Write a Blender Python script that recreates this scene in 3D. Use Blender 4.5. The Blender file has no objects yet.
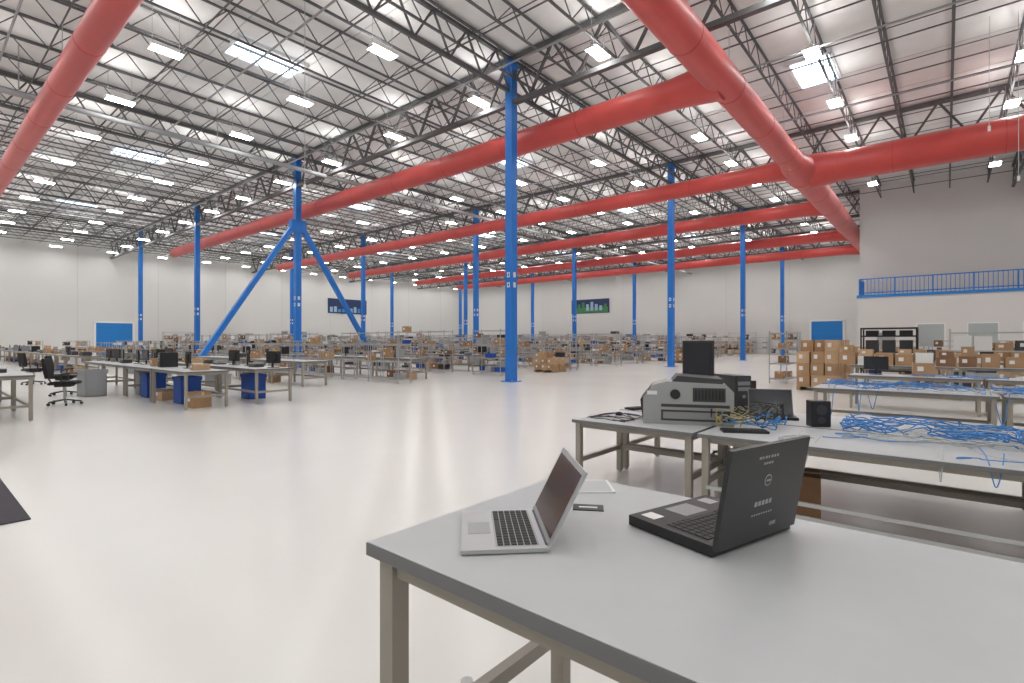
import bpy, math, random
from mathutils import Matrix, Vector
random.seed(7)
R=random.random
def U(a,b): return a+(b-a)*R()

# ---------------------------------------------------------------- materials
MATS={}
def mat(name,col,rough=.5,metal=0.0,emit=0.0,noise=0.0,nscale=2.0,bump=0.0,spec=.5,col2=None,sheen=0):
    m=bpy.data.materials.new(name); m.use_nodes=True
    nt=m.node_tree; b=nt.nodes['Principled BSDF']
    b.inputs['Base Color'].default_value=(*col,1)
    b.inputs['Roughness'].default_value=rough
    b.inputs['Metallic'].default_value=metal
    b.inputs['Specular IOR Level'].default_value=spec
    if sheen: b.inputs['Sheen Weight'].default_value=sheen
    if emit:
        b.inputs['Emission Color'].default_value=(*(col2 or col),1)
        b.inputs['Emission Strength'].default_value=emit
    if noise or bump:
        tc=nt.nodes.new('ShaderNodeTexCoord'); n=nt.nodes.new('ShaderNodeTexNoise')
        n.inputs['Scale'].default_value=nscale; n.inputs['Detail'].default_value=4
        nt.links.new(tc.outputs['Object'],n.inputs['Vector'])
        if noise:
            r=nt.nodes.new('ShaderNodeValToRGB')
            r.color_ramp.elements[0].position=.3; r.color_ramp.elements[1].position=.7
            c2=col2 or tuple(c*(1-noise) for c in col)
            r.color_ramp.elements[0].color=(*c2,1)
            r.color_ramp.elements[1].color=(*col,1)
            nt.links.new(n.outputs['Fac'],r.inputs['Fac']); nt.links.new(r.outputs['Color'],b.inputs['Base Color'])
        if bump:
            bp=nt.nodes.new('ShaderNodeBump'); bp.inputs['Strength'].default_value=bump
            nt.links.new(n.outputs['Fac'],bp.inputs['Height']); nt.links.new(bp.outputs['Normal'],b.inputs['Normal'])
    MATS[name]=m; return m
mat('floor_epoxy',(.77,.755,.72),.23,noise=.06,nscale=.35,spec=.5)
mat('wall_paint',(.76,.75,.73),.7,noise=.03,nscale=.2)
mat('wall_joint',(.62,.61,.6),.8)
mat('deck_white',(.86,.85,.84),.8,noise=.10,nscale=1.2)
mat('deck_seam',(.6,.59,.58),.8)
mat('steel_dark',(.13,.13,.135),.6,noise=.2,nscale=3)
mat('pipe_grey',(.36,.37,.38),.45)
mat('duct_red',(.61,.07,.062),.45,noise=.12,nscale=1.0,bump=.05,sheen=.15)
mat('duct_red_seam',(.50,.05,.045),.5)
mat('column_blue',(.015,.19,.65),.4,noise=.1,nscale=1)
mat('door_blue',(.015,.22,.62),.45)
mat('lamp_glow',(1,1,1),.5,emit=42,col2=(1,.99,.97))
mat('lamp_housing',(.8,.8,.8),.5)
mat('skylight_glow',(.7,.85,1),.3,emit=4,col2=(.72,.87,1))
mat('frame_white',(.85,.85,.85),.5)
mat('laminate_top',(.49,.50,.51),.42,noise=.04,nscale=9)
mat('laminate_edge',(.17,.17,.175),.5)
mat('powder_beige',(.33,.30,.255),.45)
mat('galv',(.50,.50,.50),.35,metal=.5)
mat('chrome_wire',(.42,.42,.42),.35,metal=.3)
mat('cardboard',(.46,.28,.15),.8,noise=.15,nscale=5)
mat('cardboard_pale',(.56,.38,.23),.8,noise=.1,nscale=5)
mat('cardboard_dark',(.28,.15,.08),.8,noise=.2,nscale=5)
mat('tape',(.62,.48,.30),.4)
mat('label_white',(.8,.8,.78),.6)
mat('print_grey',(.40,.40,.41),.6)
mat('black_plastic',(.018,.018,.02),.4,spec=.5)
mat('dark_plastic',(.05,.05,.055),.45)
mat('lid_grey',(.035,.036,.038),.38)
mat('key_black',(.012,.012,.013),.5)
mat('grey_plastic',(.28,.28,.29),.45)
mat('silver',(.55,.56,.57),.32,metal=.75)
mat('silver_paint',(.36,.37,.37),.4)
mat('screen_glass',(.09,.045,.035),.12,noise=.5,nscale=6)
mat('screen_dark',(.02,.022,.03),.15)
mat('bin_blue',(.01,.08,.42),.45)
mat('bin_grey',(.35,.36,.37),.5)
mat('bin_yellow',(.75,.5,.05),.5)
mat('fabric_black',(.02,.02,.022),.9)
mat('wood_pallet',(.42,.30,.18),.85,noise=.25,nscale=6)
mat('cable_blue',(.05,.24,.60),.5)
mat('cable_grey',(.5,.51,.5),.5)
mat('cable_yellow',(.45,.38,.14),.5)
mat('cable_black',(.02,.02,.02),.5)
mat('mat_rubber',(.05,.045,.06),.8,noise=.2,nscale=20)
mat('sign_navy',(.02,.04,.12),.5)
mat('sign_green',(.06,.22,.08),.5)
mat('sign_sky',(.35,.5,.65),.5)
mat('window_glass',(.45,.50,.50),.15)

# ---------------------------------------------------------------- mesh builder
class MB:
    def __init__(s): s.v=[];s.f=[];s.m=[];s.sm=[];s.names=[];s.T=Matrix.Identity(4)
    def mi(s,n):
        if n not in s.names: s.names.append(n)
        return s.names.index(n)
    def add(s,vs,fs,m,smooth=False):
        o=len(s.v); T=s.T; i=s.mi(m)
        s.v.extend([tuple(T@Vector(v)) for v in vs])
        for f in fs:
            s.f.append(tuple(o+k for k in f)); s.m.append(i); s.sm.append(smooth)
    def box(s,x0,x1,y0,y1,z0,z1,m):
        vs=[(x0,y0,z0),(x1,y0,z0),(x1,y1,z0),(x0,y1,z0),(x0,y0,z1),(x1,y0,z1),(x1,y1,z1),(x0,y1,z1)]
        s.add(vs,[(0,3,2,1),(4,5,6,7),(0,1,5,4),(1,2,6,5),(2,3,7,6),(3,0,4,7)],m)
    def cbox(s,cx,cy,z0,sx,sy,sz,m,rot=0):
        if rot:
            T=s.T; s.T=T@Matrix.Translation((cx,cy,0))@Matrix.Rotation(rot,4,'Z')
            s.box(-sx/2,sx/2,-sy/2,sy/2,z0,z0+sz,m); s.T=T
        else: s.box(cx-sx/2,cx+sx/2,cy-sy/2,cy+sy/2,z0,z0+sz,m)
    def bar(s,p,q,w,m,h=None):
        p=Vector(p);q=Vector(q);d=(q-p).normalized();h=h or w
        up=Vector((0,0,1)) if abs(d.z)<.95 else Vector((1,0,0))
        a=d.cross(up).normalized()*(w/2); b=a.cross(d).normalized()*(h/2)
        vs=[p-a-b,p+a-b,p+a+b,p-a+b,q-a-b,q+a-b,q+a+b,q-a+b]
        s.add(vs,[(0,3,2,1),(4,5,6,7),(0,1,5,4),(1,2,6,5),(2,3,7,6),(3,0,4,7)],m)
    def cyl(s,p,q,r,m,n=16,r2=None,caps=True):
        p=Vector(p);q=Vector(q);d=(q-p).normalized();r2=r if r2 is None else r2
        up=Vector((0,0,1)) if abs(d.z)<.95 else Vector((1,0,0))
        a=d.cross(up).normalized(); b=a.cross(d).normalized()
        vs=[];
        for c,rr in((p,r),(q,r2)):
            for k in range(n):
                t=2*math.pi*k/n; vs.append(c+a*rr*math.cos(t)+b*rr*math.sin(t))
        s.add(vs,[(k,n+k,n+(k+1)%n,(k+1)%n) for k in range(n)],m,True)
        if caps:
            s.add(vs[:n],[tuple(range(n))],m); s.add(vs[n:],[tuple(reversed(range(n)))],m)
    def prism(s,pts,y0,y1,m):   # pts in XZ
        n=len(pts)
        vs=[(x,y0,z) for x,z in pts]+[(x,y1,z) for x,z in pts]
        s.add(vs,[tuple(range(n)),tuple(reversed(range(n,2*n)))]+[(k,n+k,n+(k+1)%n,(k+1)%n) for k in range(n)],m)
    def sphere(s,c,r,m,n=12):
        vs=[];fs=[];k=n//2
        for i in range(k+1):
            ph=math.pi*i/k
            for j in range(n):
                t=2*math.pi*j/n; vs.append((c[0]+r*math.sin(ph)*math.cos(t),c[1]+r*math.sin(ph)*math.sin(t),c[2]+r*math.cos(ph)))
        for i in range(k):
            for j in range(n): fs.append((i*n+j,(i+1)*n+j,(i+1)*n+(j+1)%n,i*n+(j+1)%n))
        s.add(vs,fs,m,True)
    def mesh(s,name):
        me=bpy.data.meshes.new(name); me.from_pydata(s.v,[],s.f)
        for n in s.names: me.materials.append(MATS[n])
        me.polygons.foreach_set('material_index',s.m); me.polygons.foreach_set('use_smooth',s.sm)
        me.update(); return me
    def obj(s,name,loc=(0,0,0),rot=0,bevel=0):
        o=bpy.data.objects.new(name,s.mesh(name)); bpy.context.collection.objects.link(o)
        o.location=loc; o.rotation_euler=(0,0,rot)
        if bevel:
            b=o.modifiers.new('bevel','BEVEL'); b.width=bevel; b.segments=2; b.limit_method='ANGLE'
        return o
def inst(me,name,loc,rot=0):
    o=bpy.data.objects.new(name,me); bpy.context.collection.objects.link(o)
    o.location=loc;o.rotation_euler=(0,0,rot)
    return o
def frame(x,y,z=0,rot=0): return Matrix.Translation((x,y,z))@Matrix.Rotation(rot,4,'Z')

# ---------------------------------------------------------------- room
XL,XR,YF,YB,ZC=-73,24,-14,71,13.0
b=MB(); b.box(XL,XR,YF,YB,-.2,0,'floor_epoxy'); b.obj('floor')
b=MB(); b.box(XL,XR,YF,YB,ZC,ZC+.2,'deck_white')
y=YF+1
while y<YB: b.box(XL,XR,y-.025,y+.025,ZC-.008,ZC+.01,'deck_seam'); y+=3.0
b.obj('ceiling')
b=MB(); b.box(XL-.3,XL,YF,YB,-.2,ZC,'wall_paint')
for k in range(11): b.box(XL-.01,XL+.012,YF+4+k*7.6,YF+4.04+k*7.6,0,ZC,'wall_joint')
b.obj('wall_left')
b=MB(); b.box(XL,XR,YB,YB+.3,-.2,ZC,'wall_paint')
for k in range(10): b.box(XL+5+k*7.6,XL+5.04+k*7.6,YB-.012,YB+.01,0,ZC,'wall_joint')
b.obj('wall_back')
b=MB(); b.box(XR,XR+.3,YF,YB,-.2,ZC,'wall_paint'); b.obj('wall_right')
b=MB(); b.box(XL,XR,YF-.3,YF,-.2,ZC,'wall_paint'); b.obj('wall_front')
# office block with mezzanine
b=MB(); b.box(-4.7,XR,43,46,0,4.8,'wall_paint'); b.box(-4.75,XR,42.93,46,4.62,4.8,'door_blue'); b.obj('wall_mezzanine')
b=MB(); b.box(-4.9,XR,46,46.3,0,ZC,'wall_paint'); b.box(-4.9,-4.6,46.3,YB,0,ZC,'wall_paint'); b.obj('wall_office')
b=MB()
for z in (4.95,5.9): b.bar((-4.6,43.1,z),(XR-.1,43.1,z),.07,'column_blue')
x=-4.6
k=0
while x<XR-.1:
    b.bar((x,43.1,4.8),(x,43.1,5.9),.08 if k%9==0 else .035,'column_blue'); x+=.22;k+=1
for z in(4.95,5.9): b.bar((-4.6,43.1,z),(-4.6,45.9,z),.07,'column_blue')
for k in range(12): b.bar((-4.6,43.3+k*.22,4.8),(-4.6,43.3+k*.22,5.9),.03,'column_blue')
b.obj('mezzanine_railing')
def win(name,x0,x1,z0,z1,y):
    b=MB(); b.box(x0,x1,y-.04,y,z0,z1,'frame_white'); b.box(x0+.08,x1-.08,y-.05,y-.03,z0+.08,z1-.08,'window_glass'); b.obj(name)
win('window_1',-1.5,.0,1.2,2.8,42.99); win('window_2',1.0,2.5,1.2,2.8,42.99); win('window_3',3.5,5,1.2,2.8,42.99)
b=MB(); b.box(-3.6,-2.6,42.93,42.99,0,2.2,'bin_grey'); b.box(-2.8,-2.72,42.9,42.93,1,1.1,'galv'); b.obj('door_1')
b=MB(); b.box(-12.4,-9.2,70.9,70.98,0,4,'door_blue')
for k in range(7): b.box(-12.4,-9.2,70.88,70.9,.55*k+.02,.55*k+.06,'column_blue')
b.box(-12.6,-12.4,70.85,70.98,0,4.1,'frame_white');b.box(-9.2,-9.0,70.85,70.98,0,4.1,'frame_white');b.box(-12.6,-9,70.85,70.98,4,4.2,'frame_white');b.obj('door_2')
b=MB(); b.box(-72.98,-72.9,14.4,17.8,0,3.7,'door_blue')
for k in range(7): b.box(-72.9,-72.88,14.4,17.8,.52*k+.02,.52*k+.06,'column_blue')
b.box(-72.98,-72.85,14.2,14.4,0,3.8,'frame_white');b.box(-72.98,-72.85,17.8,18,0,3.8,'frame_white');b.box(-72.98,-72.85,14.2,18,3.7,3.9,'frame_white');b.obj('door_3')
# banners
b=MB(); b.box(-72.98,-72.9,42.8,49.7,6,8.3,'sign_navy')
for k in range(9):
    h=U(.4,1.6); b.box(-72.9,-72.88,43.1+k*.7,43.6+k*.7,6.2,6.2+h,random.choice(['sign_sky','label_white','cable_blue']))
b.obj('wall_banner')
b=MB(); b.box(-46.8,-39.9,70.9,70.98,6.1,8.3,'sign_navy'); b.box(-46.6,-40.1,70.88,70.9,6.2,7.0,'sign_green')
for k in range(8):
    h=U(.5,1.4); b.box(-46.4+k*.8,-45.9+k*.8,70.86,70.88,6.5,6.5+h,random.choice(['sign_sky','label_white','sign_green']))
b.obj('wall_banner')

# ---------------------------------------------------------------- roof steel
def truss(b,p,axis,L,zt,dep,panel,ch,web,m):
    x,y=p
    def pt(t,z): return (x+t,y,z) if axis=='x' else (x,y+t,z)
    b.bar(pt(0,zt),pt(L,zt),ch*1.3,m,ch); b.bar(pt(0,zt-dep),pt(L,zt-dep),ch*1.3,m,ch)
    n=int(L/panel); d=L/n
    for k in range(n):
        b.bar(pt(k*d,zt),pt((k+.5)*d,zt-dep),web,m); b.bar(pt((k+.5)*d,zt-dep),pt((k+1)*d,zt),web,m)
b=MB(); x=XL+1.0
while x<XR:
    truss(b,(x,YF+.05),'y',YB-YF-.1,12.9,.85,1.5,.06,.032,'steel_dark'); x+=1.9
b.obj('roof_joists')
b=MB()
for y in (0.3,15.8,31.5,46.6,60.5): truss(b,(XL+.05,y),'x',XR-XL-.1,12.85,1.75,2.2,.17,.09,'steel_dark')
for x in (-62,-46.8,-30.4,-13.3,3.3): truss(b,(x,YF+.05),'y',YB-YF-.1,12.85,1.3,1.6,.11,.06,'steel_dark')
b.obj('roof_girders')
b=MB(); y=YF+2
while y<YB:
    b.bar((XL+.05,y,12.03),(XR-.05,y,12.03),.04,'steel_dark'); b.bar((XL+.05,y+.7,12.8),(XR-.05,y+.7,12.8),.03,'steel_dark'); y+=3.1
b.obj('roof_bridging')
b=MB(); b.cyl((-27,YF+.1,11.0),(-27,YB-.1,11.0),.11,'pipe_grey')
for k in range(12): b.cyl((-27,YF+3+7*k,11.0),(-27,YF+3+7*k,12.9),.02,'galv',6)
for yy in range(-10,70,6): b.cyl((XL+.2,yy+.4,11.75),((XR if yy<44 else -4.9)-.2,yy+.4,11.75),.035,'pipe_grey',8)
b.obj('sprinkler_pipes')

# columns
def column(x,y):
    b=MB(); w=.17
    b.box(-w,w,-w,w,.03,12.8,'column_blue'); b.box(-.3,.3,-.3,.3,0,.03,'column_blue')
    b.box(-.24,.24,-.24,.24,12.55,12.6,'column_blue')
    for sx in(-.24,.24):
        for sy in(-.24,.24): b.cyl((sx,sy,.03),(sx,sy,.08),.02,'galv',8)
    for z in (3.75,4.15): 
        b.box(-.07,.07,-w-.006,-w,z,z+.2,'label_white'); b.box(w,w+.006,-.07,.07,z,z+.2,'label_white')
        b.box(-.035,.035,-w-.009,-w-.006,z+.05,z+.15,'column_blue')
    b.obj('steel_column',(x,y,0))
for x in (3.3,-13.3,-30.4,-46.8,-62):
    for y in (15.8,31.5,46.6,60.5):
        if x>0 and y>40: continue
        column(x,y)
b=MB()
for yf in(10.0,21.6):
    b.bar((-30.4,yf,.05),(-30.4,15.8+(yf-15.8)*.04,8.7),.27,'column_blue'); b.cbox(-30.4,yf,0,.6,.6,.04,'column_blue')
b.cbox(-30.4,15.8,8.3,.4,.9,.7,'column_blue')
b.obj('chevron_brace')

# ---------------------------------------------------------------- ducts
ZD=10.0
def duct(b,p,q,r,r2=None,seam=3.6,hang=True):
    p=Vector(p);q=Vector(q);r2=r if r2 is None else r2
    b.cyl(p,q,r,'duct_red',36,r2)
    L=(q-p).length; d=(q-p)/L; n=int(L/seam)
    for k in range(1,n):
        c=p+d*(k*L/n); rr=r+(r2-r)*k/n
        b.cyl(c-d*.02,c+d*.02,rr+.008,'duct_red_seam',36,caps=True)
        if hang and k%2==0:
            b.cyl(c+Vector((0,0,rr)),(c.x,c.y,12.0),.012,'galv',6)
b=MB()
TX=-5.5; FY=29.1
duct(b,(TX,2.6,ZD),(TX,FY,ZD),.51); duct(b,(TX,FY,ZD),(TX-.1,57,ZD),.64,.5)
b.sphere((TX,2.6,ZD),.51,'duct_red',24)
duct(b,(TX,FY,ZD),(XR-.05,FY,ZD),.70)
b.sphere((TX,FY,ZD),.74,'duct_red',24)
b.cyl((TX+.4,FY,ZD),(TX+1.5,FY,ZD),.84,'duct_red',36,.72)
b.cyl((TX,FY-2.4,ZD),(TX,FY-.4,ZD),.52,'duct_red',36,.75)
for y,r,xe in ((3.5,.39,-60),(17.0,.50,-56),(28.0,.44,-58),(37.2,.44,-58),(48.0,.42,-58),(56.2,.42,-58)):
    b.cyl((TX,y,ZD),(TX-1.6,y,ZD),r+.14,'duct_red',36,r)
    duct(b,(TX-1.5,y,ZD),(xe,y,ZD),r,r*.85)
    b.sphere((xe,y,ZD),r*.85,'duct_red',20)
b.obj('air_duct')

# ---------------------------------------------------------------- lights
b=MB()
for i in range(-5,13):
    x=-9.1-5.6*i
    if x>XR-1.5: continue
    for j in range(-4,14):
        y=5.9+4.75*j
        if y<YF+1 or y>YB-.8 or (x>-5.5 and y>42.2) or x<XL+1: continue
        b.add([(x-.23,y-.47,11.44),(x+.23,y-.47,11.44),(x+.23,y+.47,11.44),(x-.23,y+.47,11.44)],[(0,3,2,1)],'lamp_glow')
        b.box(x-.12,x+.12,y-.48,y+.48,11.445,11.52,'lamp_housing')
        for s in(-.475,.475): b.box(x-.24,x+.24,y+s-.012,y+s+.012,11.42,11.46,'lamp_housing')
        for s in(-.4,.4): b.cyl((x,y+s,11.52),(x,y+s,12.85),.008,'galv',5)
b.obj('high_bay_lights')
b=MB()
for x in (-4.2,-20.8,-37.5,-54.5):
    for y in (-6,9.5,24.7,40,55):
        if x>-5 and y>50: continue
        b.box(x-.7,x+.7,y-1.3,y+1.3,12.93,12.97,'skylight_glow')
        for s in(-1,1):
            b.box(x+s*.75-.06,x+s*.75+.06,y-1.4,y+1.4,12.83,12.97,'frame_white')
            b.box(x-.8,x+.8,y+s*1.35-.06,y+s*1.35+.06,12.83,12.97,'frame_white')
        b.box(x-.02,x+.02,y-1.3,y+1.3,12.90,12.93,'frame_white')
b.obj('skylights')
for (x,y,z) in ((1.15,24.3,9.0),(1.9,24.6,7.2),(-15.5,8.3,6.5)):
    b=MB(); b.cyl((0,0,0),(0,0,12.85-z),.012,'cable_grey',6); b.cyl((0,0,-.12),(0,0,.05),.04,'label_white',10); b.obj('drop_cord',(x,y,z))

# ---------------------------------------------------------------- furniture parts
def bench(b,L,W,H,riser=False):
    b.box(-L/2,L/2,-W/2,W/2,H-.035,H-.003,'laminate_edge'); b.box(-L/2+.003,L/2-.003,-W/2+.003,W/2-.003,H-.003,H,'laminate_top')
    for sx in(-1,1):
        for sy in(-1,1): 
            b.cbox(sx*(L/2-.06),sy*(W/2-.06),0.02,.06,.06,H-.055,'powder_beige')
            b.cyl((sx*(L/2-.06),sy*(W/2-.06),0),(sx*(L/2-.06),sy*(W/2-.06),.03),.025,'galv',8)
        b.cbox(sx*(L/2-.06),0,.28,.04,W-.18,.05,'powder_beige')
        b.cbox(sx*(L/2-.06),0,H-.09,.04,W-.18,.055,'powder_beige')
    b.cbox(0,W/2-.06,.28,L-.18,.04,.05,'powder_beige')
    for sy in(-1,1): b.cbox(0,sy*(W/2-.06),H-.085,L-.18,.03,.05,'powder_beige')
    if riser:
        for sx in(-1,1): b.cbox(sx*(L/2-.06),W/2-.04,H,.045,.045,.75,'galv')
        b.cbox(0,W/2-.14,H+.45,L-.06,.28,.025,'galv'); b.cbox(0,W/2-.04,H+.70,L-.06,.04,.04,'galv')
def cbx(b,sx,sy,sz,m=None):
    m=m or random.choice(['cardboard','cardboard_pale','cardboard','cardboard_dark'])
    b.box(-sx/2,sx/2,-sy/2,sy/2,0,sz,m)
    b.box(-sx/2-.002,sx/2+.002,-.03,.03,sz*.7,sz+.003,'tape')
    b.box(-sx*.3,-sx*.02,-sy/2-.003,-sy/2,sz*.4,sz*.75,'label_white')
def monitor(b,w=.5,h=.32):
    b.cbox(0,0,0,.20,.24,.015,'black_plastic'); b.cbox(.03,0,.015,.03,.05,.18,'black_plastic')
    b.box(-.012,.02,-w/2,w/2,.12,.12+h,'black_plastic'); b.box(-.015,-.012,-w/2+.015,w/2-.015,.14,.105+h,'screen_dark')
    b.box(.02,.045,-w/4,w/4,.18,.05+h,'black_plastic')
def tower(b,m='black_plastic'):
    b.box(-.21,.21,-.09,.09,0,.40,m); b.box(-.222,-.21,-.085,.085,.01,.39,'dark_plastic')
    b.box(-.225,-.222,-.07,.07,.30,.34,'grey_plastic'); b.box(-.225,-.222,-.07,.07,.24,.28,'grey_plastic'); b.cyl((-.226,0,.18),(-.222,0,.18),.02,'silver',12)
def tote(b,m='bin_blue'):
    t=.015;w,d,h=.3,.2,.3
    b.box(-w,w,-d,d,0,t,m); b.box(-w,-w+t,-d,d,0,h,m); b.box(w-t,w,-d,d,0,h,m); b.box(-w,w,-d,-d+t,0,h,m); b.box(-w,w,d-t,d,0,h,m)
    b.box(-w-.02,w+.02,-d-.02,-d,h-.04,h,m); b.box(-w-.02,w+.02,d,d+.02,h-.04,h,m); b.box(-w-.02,-w,-d,d,h-.04,h,m); b.box(w,w+.02,-d,d,h-.04,h,m)
def lap(b,D=.25,W=.36,th=.022,lid=.24,ang=15,body='black_plastic',lidm='dark_plastic',lth=.01,scr='screen_dark',rows=6,cols=14,stick=False):
    b.box(0,D,0,W,.003,th,body)
    for i in (.02,D-.03):
        for j in(.03,W-.03): b.cyl((i,j,0),(i,j,.004),.008,'black_plastic',8)
    kx0,kx1=D*.42,D*.90
    b.box(kx0-.004,kx1+.004,W*.06,W*.94,th,th+.0006,'dark_plastic' if body!='silver' else 'silver_paint')
    dx=(kx1-kx0)/rows; dy=W*.86/cols
    for i in range(rows):
        for j in range(cols):
            if i==0 and 4<=j<=9:
                if j==4: b.box(kx0+.001,kx0+dx-.002,W*.07+4*dy,W*.07+10*dy-.003,th,th+.0028,'key_black')
                continue
            b.box(kx0+i*dx+.001,kx0+(i+1)*dx-.002,W*.07+j*dy+.001,W*.07+(j+1)*dy-.002,th,th+.0028,'key_black')
    b.box(D*.08,D*.36,W*.36,W*.64,th,th+.0008,'grey_plastic' if body!='silver' else 'silver_paint')
    T=b.T
    b.T=T@Matrix.Translation((D,0,th*.7))@Matrix.Rotation(math.radians(ang),4,'Y')
    b.box(-.001,lth,0,W,.0,lid,lidm)
    b.box(-.002,-.001,.006,W-.006,.012,lid-.006,'black_plastic' if body!='silver' else 'silver')
    b.box(-.0028,-.002,.014,W-.014,.022,lid-.014,scr)
    b.cyl((0.002,.02,0),(.002,W-.02,0),.008,'dark_plastic',12)
    if stick:
        def r(a,c,z0,z1,m='print_grey'): b.box(lth,lth+.0008,a,c,z0,z1,m)
        for k,wd in enumerate((.010,.007,.010,.006,.009,.008,.008)): r(W*.34+k*.0135,W*.34+k*.0135+wd,lid-.037,lid-.030)
        for k in range(4): r(W*.41+k*.0115,W*.41+k*.0115+.0075,lid-.054,lid-.048)
        b.cyl((lth,W*.5,lid*.62),(lth+.001,W*.5,lid*.62),.016,'print_grey',24)
        b.cyl((lth+.0005,W*.5,lid*.62),(lth+.0016,W*.5,lid*.62),.013,'lid_grey',24)
        b.box(lth+.001,lth+.0022,W*.5-.009,W*.5+.009,lid*.61,lid*.63,'print_grey')
        for k in range(5): r(W*.38+k*.0165,W*.38+k*.0165+.011,lid*.36,lid*.36+.013)
        for k in range(9): r(W*.36+k*.011,W*.36+k*.011+.006,lid*.26,lid*.26+.004)
        r(W*.62,W*.70,lid*.10,lid*.14,'grey_plastic')
    b.T=T
def chair(b):
    for k in range(5):
        a=2*math.pi*k/5; c,s=math.cos(a),math.sin(a)
        b.bar((0,0,.12),(c*.30,s*.30,.075),.05,'black_plastic',.03)
        b.cyl((c*.30-s*.02,s*.30+c*.02,.03),(c*.30+s*.02,s*.30-c*.02,.03),.03,'black_plastic',12)
        b.cyl((c*.3,s*.3,.05),(c*.3,s*.3,.08),.012,'galv',8)
    b.cyl((0,0,.1),(0,0,.42),.028,'galv',12)
    b.prism([(-.24,.46),(.2,.45),(.25,.47),(.25,.52),(.18,.54),(-.2,.53),(-.25,.50)],-.24,.24,'fabric_black')
    b.cbox(0,0,.41,.3,.3,.05,'black_plastic')
    b.bar((-.2,0,.45),(-.3,0,.62),.06,'black_plastic',.02); b.bar((-.3,0,.6),(-.31,0,.85),.06,'black_plastic',.02)
    b.prism([(-.29,.60),(-.24,.62),(-.25,.80),(-.30,1.05),(-.35,1.05),(-.33,.8)],-.22,.22,'fabric_black')
    for s in(-1,1):
        b.bar((0,s*.24,.47),(0,s*.29,.68),.04,'black_plastic',.02); b.cbox(0.02,s*.29,.68,.26,.06,.03,'black_plastic')
def clutter(b,L,W,H,dens=.8,riser=False):
    n=max(1,int(L/.62))
    T=b.T
    for k in range(n):
        if R()>dens: continue
        x=-L/2+(k+.5)*L/n; y=U(-.12,.12); t=R(); rot=U(-.25,.25)
        b.T=T@frame(x,y-.08,H,rot)
        if t<.14: b.T=b.T@frame(0,0,0,random.choice([1.57,-1.57])); monitor(b)
        elif t<.46:
            h=U(.15,.32); cbx(b,U(.3,.48),U(.3,.45),h)
            if R()<.25: b.T=b.T@frame(.02,.0,h,.1); cbx(b,.3,.28,U(.12,.2))
        elif t<.56: b.T=b.T@frame(0,0,0,1.57); tower(b,random.choice(['black_plastic','grey_plastic','bin_grey']))
        elif t<.68: b.T=b.T@Matrix.Scale(.75,4); tote(b,random.choice(['bin_blue','bin_grey','bin_grey','bin_yellow']))
        elif t<.85:
            for q in range(random.randint(2,4)): b.cbox(0,0,.045*q,.34,.27,.04,random.choice(['dark_plastic','black_plastic','silver_paint']),U(-.1,.1))
        else:
            b.cbox(0,0,0,.42,.36,.16,random.choice(['silver_paint','dark_plastic','label_white'])); b.cbox(0,0,.16,.36,.3,.03,'dark_plastic')
    if riser:
        for k in range(n):
            if R()<.5:
                b.T=T@frame(-L/2+(k+.5)*L/n,W/2-.14,H+.475,U(-.1,.1)); cbx(b,U(.2,.4),.24,U(.12,.3),random.choice([None,'bin_grey','dark_plastic','label_white']))
    for k in range(2):
        t=R(); b.T=T@frame(-L/4,U(-.1,.1),0,U(-.2,.2))
        if k==1: b.T=T@frame(L/4,0,0,U(-.2,.2))
        if t<.25: cbx(b,.45,.4,U(.25,.4))
        elif t<.34: tote(b,'bin_blue')
        elif t<.42: tower(b)
    b.T=T
def wire_rack(b,L,W,H,n,dens=.25):
    T=b.T
    for sx in(-1,1):
        for sy in(-1,1): b.cyl((sx*L/2,sy*W/2,0),(sx*L/2,sy*W/2,H),.022,'chrome_wire',6)
    for k in range(n):
        b.T=T
        z=.18+k*(H-.25)/(n-1)
        for sy in(-1,1):
            b.box(-L/2,L/2,sy*W/2-.012,sy*W/2+.012,z-.04,z,'chrome_wire')
        for sx in(-1,1): b.box(sx*L/2-.012,sx*L/2+.012,-W/2,W/2,z-.04,z,'chrome_wire')
        for q in range(5):
            yy=-W/2+(q+.5)*W/5; b.box(-L/2,L/2,yy-.012,yy+.012,z-.01,z,'chrome_wire')
        for q in range(3):
            if (k<n-1 and R()<dens) or (k==n-1 and R()<dens*.2):
                b.T=T@frame(-L/2+(q+.5)*L/3,0,z,U(-.1,.1)); t=R()
                if t<.40: cbx(b,U(.3,.48),U(.25,.4),U(.14,.34))
                elif t<.75: b.cbox(0,0,0,.42,.36,U(.08,.26),random.choice(['dark_plastic','black_plastic','bin_grey','silver_paint']))
                else: b.T=b.T@Matrix.Scale(.7,4); tote(b,random.choice(['bin_grey','bin_blue','bin_grey']))
    b.T=T

def fullrow(name,xs,y,H=.9,W=1.0,L=2.4,rp=.5,dens=.8):
    b=MB()
    for x in xs:
        r=R()<rp; b.T=frame(x,y,0)
        bench(b,L,W,H,r); clutter(b,L,W,H,dens,r)
    b.T=Matrix.Identity(4)
    return b.obj(name)
def rackrow(xs,y,L=1.75,H=1.75,n=4,dens=.25):
    b=MB()
    for x in xs: b.T=frame(x,y); wire_rack(b,L,.6,H,n,dens)
    b.T=Matrix.Identity(4); b.obj('wire_shelving_row')
def xr(a,bb,step=2.55):
    o=[];x=a
    while (x>bb): o.append(x); x-=step
    return o
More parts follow.
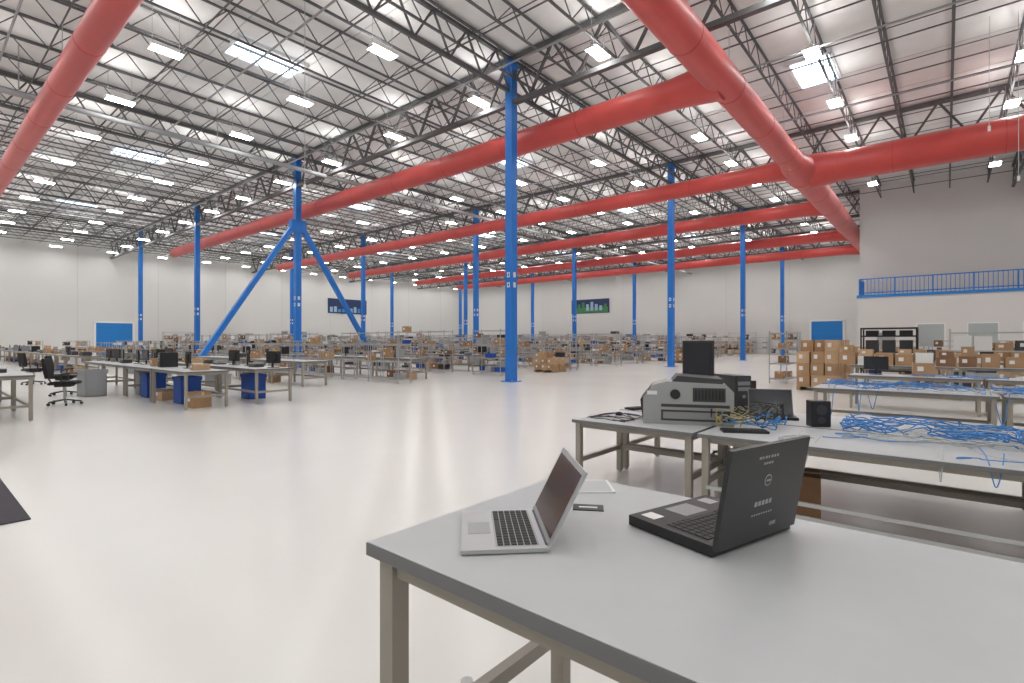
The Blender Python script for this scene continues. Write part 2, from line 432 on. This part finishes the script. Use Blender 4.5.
# left assembly area : alternating wire shelving and benches
for y,kind in ((12.4,'r'),(14.0,'b'),(18.2,'r'),(20.0,'b'),(24.0,'r'),(25.8,'b'),(29.2,'r'),(34.4,'b'),(36.2,'r'),(40.6,'b'),(43.2,'r'),(50.5,'b'),(53.8,'r'),(58.4,'b'),(64.5,'r')):
    if kind=='b': fullrow('workbench_row',[x for x in xr(-18.0,-60) if not(abs(x+30.4)<1.8 and y<24)],y,rp=.4,dens=.6)
    else: rackrow([x for x in xr(-16.6,-62,1.9) if not(abs(x+30.4)<1.4 and y<24) and R()<.92],y,H=U(1.45,1.6) if y<17 else U(1.8,2.2),n=3 if y<17 else 4,dens=.25 if y<17 else .5)
fullrow('workbench_row',xr(-33.2,-64),6.0,rp=.25,dens=.8)
fullrow('workbench_row',[x for x in xr(-18.4,-64) if abs(x+30.4)>1.8],9.6,rp=.2,dens=.5)
# right assembly area
for y in (29.5,33.5,38.0): fullrow('workbench_row',[-2.0+2.55*k for k in range(8)],y,rp=.5,dens=.8)
fullrow('workbench_row',[-1.2+2.55*k for k in range(6)],24.0,rp=.0,dens=.8)

# near-left cluster (individual benches)
def place_bench(x,y,L,W,H,riser=False,rot=0,name='workbench'):
    b=MB(); bench(b,L,W,H,riser); return b.obj(name,(x,y,0),rot)
def scatter(x,y,L,H,n):
    for k in range(n):
        px=x-L/2+(k+.5)*L/n
        t=R(); b=MB()
        if t<.33: monitor(b); b.obj('computer_monitor',(px,y+.12,H),random.choice([1.57,-1.57])+U(-.3,.3))
        elif t<.62: cbx(b,U(.3,.42),U(.28,.4),U(.15,.3)); b.obj('cardboard_box',(px,y,H),U(-.2,.2))
        elif t<.72: tower(b); b.obj('desktop_computer',(px,y,H),1.57)
        else:
            for q in range(3): b.cbox(0,0,.04*q,.34,.26,.035,random.choice(['dark_plastic','silver_paint']),U(-.1,.1))
            b.obj('laptop_stack',(px,y,H))
for k in range(4):
    x=-14.6-2.5*k
    place_bench(x,4.75,2.4,1.0,.9); place_bench(x,6.35,2.4,1.0,.9,rot=math.pi)
    scatter(x,4.8,2.3,.9,3 if k else 2); scatter(x,6.4,2.3,.9,3)
for i,(x,y,m) in enumerate(((-15.2,4.9,'bin_blue'),(-17.6,4.8,'bin_blue'),(-15.0,6.5,'bin_blue'),(-18.6,4.9,'bin_grey'))):
    b=MB(); b.T=Matrix.Scale(1.15,4)@Matrix.Diagonal((.8,1,2.0,1)); tote(b,m); b.obj('storage_tote',(x,y,0),U(-.1,.1))
b=MB(); cbx(b,.4,.4,.38,'cardboard'); b.obj('cardboard_box',(-13.95,4.75,0),.1)
b=MB(); cbx(b,.5,.4,.3,'cardboard_pale'); b.obj('cardboard_box',(-16.5,4.8,0),.1)
place_bench(-15.2,1.3,2.4,1.0,.93); place_bench(-17.7,1.3,2.4,1.0,.93); place_bench(-20.2,1.3,2.4,1.0,.93)
b=MB()
for q in range(3): b.cbox(0,0,.04*q,.34,.26,.035,'label_white' if q==2 else 'dark_plastic')
b.obj('laptop_stack',(-15.6,1.4,.93))
for x,yy,r in((-17.1,2.75,-.4+math.pi/2),(-20.0,3.2,1.2),(-26.0,3.3,1.8)):
    b=MB(); b.T=Matrix.Scale(1.12,4); chair(b); b.obj('office_chair',(x,yy,0),r,bevel=.008)
b=MB(); b.T=Matrix.Scale(1.3,4)@Matrix.Diagonal((.7,1,2,1)); tote(b,'bin_grey'); b.obj('storage_tote',(-19.2,3.7,0),.2)
for x in(-21,-24,-27.5,-31):
    b=MB(); b.T=Matrix.Scale(1.3,4); tote(b,'bin_grey'); b.obj('storage_tote',(x,7.8,0),.2)

# pallets of boxes
def pallet(x,y,nx,ny,nz,s=.45,rot=0):
    b=MB()
    for k in range(6): b.box(-.6,.6,-.6+k*.22,-.5+k*.22,.11,.13,'wood_pallet')
    for xx in(-.55,0,.55): b.box(xx-.05,xx+.05,-.6,.6,0,.11,'wood_pallet')
    for i in range(nx):
        for j in range(ny):
            for k in range(nz):
                if k==nz-1 and R()<.35: continue
                b.T=frame(-.6+(i+.5)*1.2/nx,-.6+(j+.5)*1.2/ny,.13+k*s,U(-.06,.06)); cbx(b,1.12/nx,1.12/ny,s-.005,random.choice(['cardboard','cardboard_pale']))
    b.T=Matrix.Identity(4); b.obj('pallet_of_boxes',(x,y,0),rot)
for p in ((-3.2,19.8),(-3.2,21.6),(-4.6,40.6),(-2,40.6),(-.4,26.2),(2,26.3),(-40,68),(-44,68),(-30,68),(-22,68),(-68,24),(-68,30),(-68,8),(-68,12),(-66,36),(-20,68),(-16,22.2),(-15.6,38.4)):
    pallet(p[0],p[1],3,2,4 if p[1]<22 and p[0]>-5 else (3 if p[1]<50 else 5),.38 if p[0]>-10 else .3)
# storage racks
def rack(x,y,L,n,H,rot=0,dens=.9):
    b=MB()
    for sx in(-1,1):
        for sy in(-.28,.28): b.cbox(sx*L/2,sy,0,.05,.05,H,'galv')
    for k in range(n):
        z=.15+k*(H-.3)/(n-1) if n>1 else .15
        b.box(-L/2,L/2,-.3,.3,z,z+.04,'galv')
        q=-L/2+.3
        while q<L/2-.25:
            if k<n-1 and R()<dens:
                b.T=frame(q,0,z+.04); cbx(b,.42,.45,U(.2,(H-.3)/(n-1)-.08),random.choice([None,None,None,'dark_plastic','label_white']))
            q+=.47
        b.T=Matrix.Identity(4)
    b.obj('storage_rack',(x,y,0),rot)
for k in range(4): rack(1.6+k*3.2,21.6,3.0,4,2.0)
for k in range(7): rack(-71.5,22+k*6.5,3.0,4,2.8,math.pi/2,.85)
for k in range(8): rack(-36-k*4,69.8,3.2,4,2.8,0,.85)
for k in range(4): rack(-15-k*5,69.8,3.2,4,2.8,0,.85)
b=MB()
for z in(.3,1.1,1.8): b.box(-1,1,-.5,.5,z,z+.06,'black_plastic')
for sx in(-.97,.97):
    for sy in(-.47,.47): b.cbox(sx,sy,0,.06,.06,2.2,'black_plastic')
b.box(-1,1,-.5,.5,2.14,2.2,'black_plastic')
for q in(-.6,.0,.6): b.cbox(q,0,1.16,.45,.5,.5,'dark_plastic'); b.cbox(q,0,1.86,.45,.5,.22,'black_plastic')
b.obj('equipment_cart',(-1.9,27.9,0))
b=MB(); wire_rack(b,1.8,.6,2.0,4,.5); b.obj('wire_shelving',(-4.9,22.5,0),math.pi/2)

# right rows: benches with boxes and cables
for k in range(5):
    x=-.6+2.45*k
    place_bench(x,10.8,2.4,1.05,.8); place_bench(x,15.2,2.4,1.05,.8); place_bench(x-.4,18.9,2.4,1.0,.9)
for k in range(26):
    x=-2.3+k*.46
    b=MB(); h=U(.24,.42); w=U(.34,.43)
    cbx(b,w,.45,h,random.choice(['cardboard','cardboard_pale','cardboard','cardboard_dark','label_white']))
    if R()<.42: b.T=frame(U(-.03,.03),0,h+.002,U(-.1,.1)); cbx(b,w*U(.7,.9),.36,U(.14,.28))
    b.T=Matrix.Identity(4); b.obj('cardboard_box',(x,18.95,.9),U(-.05,.05))
for k,x in enumerate((-1.3,-.4,.6,1.7,2.8,4.0,5.4)):
    b=MB()
    if k%3==0: monitor(b); b.obj('computer_monitor',(x,15.3,.8),1.57+U(-.3,.3))
    elif k%3==1: cbx(b,.4,.35,.3); b.obj('cardboard_box',(x,15.3,.8),.1)
    else: b.cbox(0,0,0,.4,.4,.12,'silver_paint'); b.cbox(0,0,.12,.36,.36,.05,'dark_plastic'); b.obj('network_switch',(x,15.3,.8),.4)

def cables(name,x,y,z,L,W,n,m,r=.006,h=.07,loops=14,spill=0):
    cu=bpy.data.curves.new(name,'CURVE'); cu.dimensions='3D'; cu.bevel_depth=r; cu.bevel_resolution=2; cu.materials.append(MATS[m])
    for i in range(n):
        sp=cu.splines.new('NURBS'); sp.points.add(loops-1); sp.order_u=4; sp.use_endpoint_u=True
        px,py=U(-L/2,L/2),U(-W/2,W/2); a=U(0,6.28)
        for k in range(loops):
            sp.points[k].co=(px,py,r+U(0,h),1)
            a+=U(-1.3,1.6); st=U(.08,.2)
            px=min(L/2,max(-L/2,px+math.cos(a)*st*1.3)); py=min(W/2,max(-W/2,py+math.sin(a)*st))
    for i in range(spill):
        sp=cu.splines.new('NURBS'); sp.points.add(7); sp.order_u=4; sp.use_endpoint_u=True
        px=U(-L/2,L/2); w=U(-.3,.3); d=U(.12,.5); e=-W/2-.10
        for k,(fx,yy,zz) in enumerate(((0,0,.03),(.1,-W/4,.05),(.2,-W/2,.04),(.3,e,.0),(.45,e-.02,-d),(.6,e-.02,-d),(.8,e,.0),(1,-W/4,.04))):
            sp.points[k].co=(px+w*fx,yy,zz+r,1)
    o=bpy.data.objects.new(name,cu); bpy.context.collection.objects.link(o); o.location=(x,y,z)
for x in(.2,2.2,4.5): cables('cable_bundle',x,15.1,.8,1.6,.8,8,'cable_blue')
for x in(-.6,1.6,3.9): cables('cable_bundle',x,10.8,.8,2.1,.84,14,'cable_blue',h=.12,spill=3)
cables('cable_bundle',.6,10.7,.8,2.4,.8,8,'cable_grey')

# ---------------------------------------------------------------- second bench group
for (x0,x1) in ((-3.14,-1.80),(-1.76,.64),(.68,3.08),(3.12,5.5)):
    place_bench((x0+x1)/2,5.28,x1-x0,1.04,.75); place_bench((x0+x1)/2,6.36,x1-x0,1.04,.75,rot=math.pi)
b=MB()
for z in(.16,.27): b.box(-1.66,5.4,4.70,4.73,z,z+.03,'galv')
for x in(-1.6,.5,2.8,5.3): b.cbox(x,4.715,0,.03,.025,.3,'galv')
b.obj('bench_foot_rail')
# printer
b=MB()
b.prism([(-.44,0),(.44,0),(.44,.34),(.36,.42),(-.20,.44),(-.34,.40),(-.44,.27)],-.26,.26,'silver_paint')
b.prism([(-.445,.03),(-.28,.03),(-.28,.28),(-.36,.38),(-.47,.24)],-.21,.21,'black_plastic')
b.prism([(-.15,.44),(.34,.42),(.34,.47),(-.1,.50)],-.25,.25,'dark_plastic')
b.box(-.26,.40,-.266,-.26,.04,.15,'dark_plastic'); b.box(-.24,.38,-.27,-.266,.06,.13,'grey_plastic'); b.box(-.26,.40,-.266,-.26,.18,.21,'dark_plastic')
b.box(.05,.36,-.266,-.26,.24,.38,'dark_plastic')
for k in range(9): b.box(.07+k*.032,.09+k*.032,-.27,-.266,.26,.36,'black_plastic')
b.cyl((-.12,-.272,.31),(-.12,-.26,.31),.05,'black_plastic',20); b.box(-.40,-.3,-.266,-.26,.30,.34,'label_white')
b.obj('laser_printer',(-2.12,5.42,.75),math.radians(24),bevel=.014)
# tall pivoted monitor on a stand
b=MB(); b.cbox(0,0,0,.26,.28,.02,'black_plastic'); b.cbox(.05,0,.02,.04,.07,.62,'black_plastic'); b.box(.0,.05,-.05,.05,.52,.60,'dark_plastic')
b.box(-.04,.0,-.19,.19,.36,.86,'black_plastic'); b.box(-.043,-.04,-.175,.175,.38,.84,'screen_dark'); b.box(0,.03,-.1,.1,.45,.72,'black_plastic')
b.obj('computer_monitor',(-2.28,6.22,.75),math.radians(85),bevel=.004)
b=MB(); b.T=Matrix.Scale(1.1,4); tower(b); b.obj('desktop_computer',(-2.02,6.62,.75),math.radians(140))
b=MB(); lap(b,.28,.46,.03,.30,20,lidm='grey_plastic',rows=4,cols=10); b.obj('laptop_computer',(-1.2,6.2,.75),math.radians(112))
b=MB(); b.box(-.09,.09,-.07,.07,0,.26,'black_plastic'); b.cyl((0,-.075,.17),(0,-.07,.17),.05,'dark_plastic',20); b.cyl((0,-.075,.07),(0,-.07,.07),.035,'dark_plastic',20); b.obj('desktop_speaker',(-.98,5.95,.75),.6,bevel=.01)
b=MB(); b.box(-.2,.2,-.08,.08,0,.022,'black_plastic')
for i in range(4):
    for j in range(12): b.box(-.185+j*.031,-.185+j*.031+.026,-.066+i*.033,-.04+i*.033,.022,.028,'key_black')
kb=b.mesh('keyboard')
inst(kb,'computer_keyboard',(-1.45,5.12,.75),.5); inst(kb,'computer_keyboard',(-2.95,6.05,.75),1.2)
b=MB(); b.T=Matrix.Diagonal((1,.62,.6,1)); b.sphere((0,0,.028),.045,'black_plastic',14); b.obj('computer_mouse',(-2.88,5.35,.75),.4)
cables('cable_bundle',-1.52,5.45,.75,.4,.6,6,'cable_yellow',r=.005,h=.20)
cables('cable_bundle',-1.45,5.6,.75,.5,.7,5,'cable_blue',r=.005,h=.16)
cables('cable_bundle',-1.55,5.6,.75,.5,.7,9,'cable_black',r=.005,h=.22)
cables('cable_bundle',-2.80,5.15,.75,.45,.5,4,'cable_black',r=.005,h=.02)
cables('cable_bundle',-.1,5.95,.75,1.3,.7,18,'cable_blue',r=.0055,h=.14)
cables('cable_bundle',.6,5.8,.75,2.6,.9,14,'cable_grey',r=.005,h=.08)
cables('cable_bundle',1.2,5.9,.75,1.5,.75,17,'cable_blue',r=.0055,h=.13)
cables('cable_bundle',.7,5.6,.75,1.6,.8,4,'cable_yellow',r=.005,h=.05)
cables('cable_bundle',3.0,5.8,.75,2.0,.84,12,'cable_blue',r=.005,h=.1)
cables('cable_bundle',.0,5.35,.75,2.0,.94,2,'cable_blue',r=.004,h=.03,spill=3)
cables('cable_bundle',-.2,5.35,.75,1.8,.94,2,'cable_grey',r=.004,h=.03,spill=3)
b=MB(); b.cbox(0,0,0,.44,.30,.045,'dark_plastic'); b.cbox(0,0,.045,.42,.28,.02,'silver_paint')
for k in range(8): b.box(-.19+k*.047,-.155+k*.047,-.152,-.15,.012,.034,'black_plastic')
b.obj('network_switch',(.15,6.5,.75),.15)
b=MB(); cbx(b,.36,.36,.40,'cardboard_dark'); b.obj('cardboard_box',(-1.05,5.35,0),.2)
b=MB(); chair(b); b.obj('office_chair',(-2.2,7.4,0),-1.4,bevel=.008)

# ---------------------------------------------------------------- foreground bench
b=MB(); H=1.05
x0,x1,y0,y1=-1.22,1.55,.83,1.80
b.box(x0,x1,y0,y1,H-.036,H-.002,'laminate_edge'); b.box(x0+.002,x1-.002,y0+.002,y1-.002,H-.002,H,'laminate_top')
for x in(x0+.06,x1-.06):
    for y in(y0+.05,y1-.12):
        b.box(x-.028,x+.028,y-.028,y+.028,.02,H-.036,'powder_beige'); b.cyl((x,y,0),(x,y,.03),.025,'galv',12)
    b.box(x-.02,x+.02,y0+.08,y1-.15,.44,.49,'powder_beige'); b.box(x-.02,x+.02,y0+.08,y1-.15,H-.09,H-.036,'powder_beige')
    b.cyl((x,y0+.33,.40),(x,y0+.33,.53),.02,'galv',12)
b.box(x0+.09,x1-.09,y1-.14,y1-.10,.44,.49,'powder_beige')
b.box(x0+.09,x1-.09,y0+.035,y0+.065,H-.085,H-.036,'powder_beige')
b.box(x0+.09,x1-.09,y1-.135,y1-.105,H-.085,H-.036,'powder_beige')
b.obj('workbench',bevel=.0025)
b=MB(); lap(b,.225,.32,.014,.222,27,body='silver',lidm='silver',lth=.006,scr='screen_glass'); b.obj('laptop_computer',(-.951,.930,H),math.radians(45),bevel=.0008)
b=MB(); lap(b,.285,.365,.032,.265,10,body='black_plastic',lidm='lid_grey',lth=.012,stick=True,rows=6,cols=15)
b.box(.02,.07,.03,.075,.032,.0327,'label_white'); b.box(.02,.07,.29,.335,.032,.0327,'silver_paint')
b.obj('laptop_computer',(-.726,1.409,H),math.radians(-16.7),bevel=.001)
b=MB(); b.box(-.12,.12,-.08,.08,0,.006,'label_white'); b.box(-.11,.11,-.07,.07,.006,.007,'laminate_top'); b.obj('tablet_computer',(-1.06,1.66,H),.7)
b=MB(); b.box(-.05,.05,-.03,.03,0,.003,'black_plastic'); b.box(-.03,.03,-.006,.006,.003,.0034,'label_white'); b.obj('access_card',(-.905,1.47,H),.55)
b=MB(); b.box(-9.5,-6.3,-1.0,.78,0,.012,'mat_rubber'); b.obj('floor_mat')

# ---------------------------------------------------------------- world, camera
w=bpy.data.worlds.new('world'); bpy.context.scene.world=w; w.use_nodes=True
w.node_tree.nodes['Background'].inputs[0].default_value=(.9,.95,1,1); w.node_tree.nodes['Background'].inputs[1].default_value=.6
cam=bpy.data.cameras.new('camera'); co=bpy.data.objects.new('camera',cam); bpy.context.collection.objects.link(co)
co.location=(0,0,1.6); co.rotation_euler=(math.pi/2,0,math.radians(40)); cam.sensor_width=36; cam.lens=36*517/1024; cam.clip_start=.05; cam.clip_end=300
sc=bpy.context.scene; sc.camera=co
sc.view_settings.view_transform='Standard'; sc.view_settings.look='None'; sc.view_settings.exposure=.08
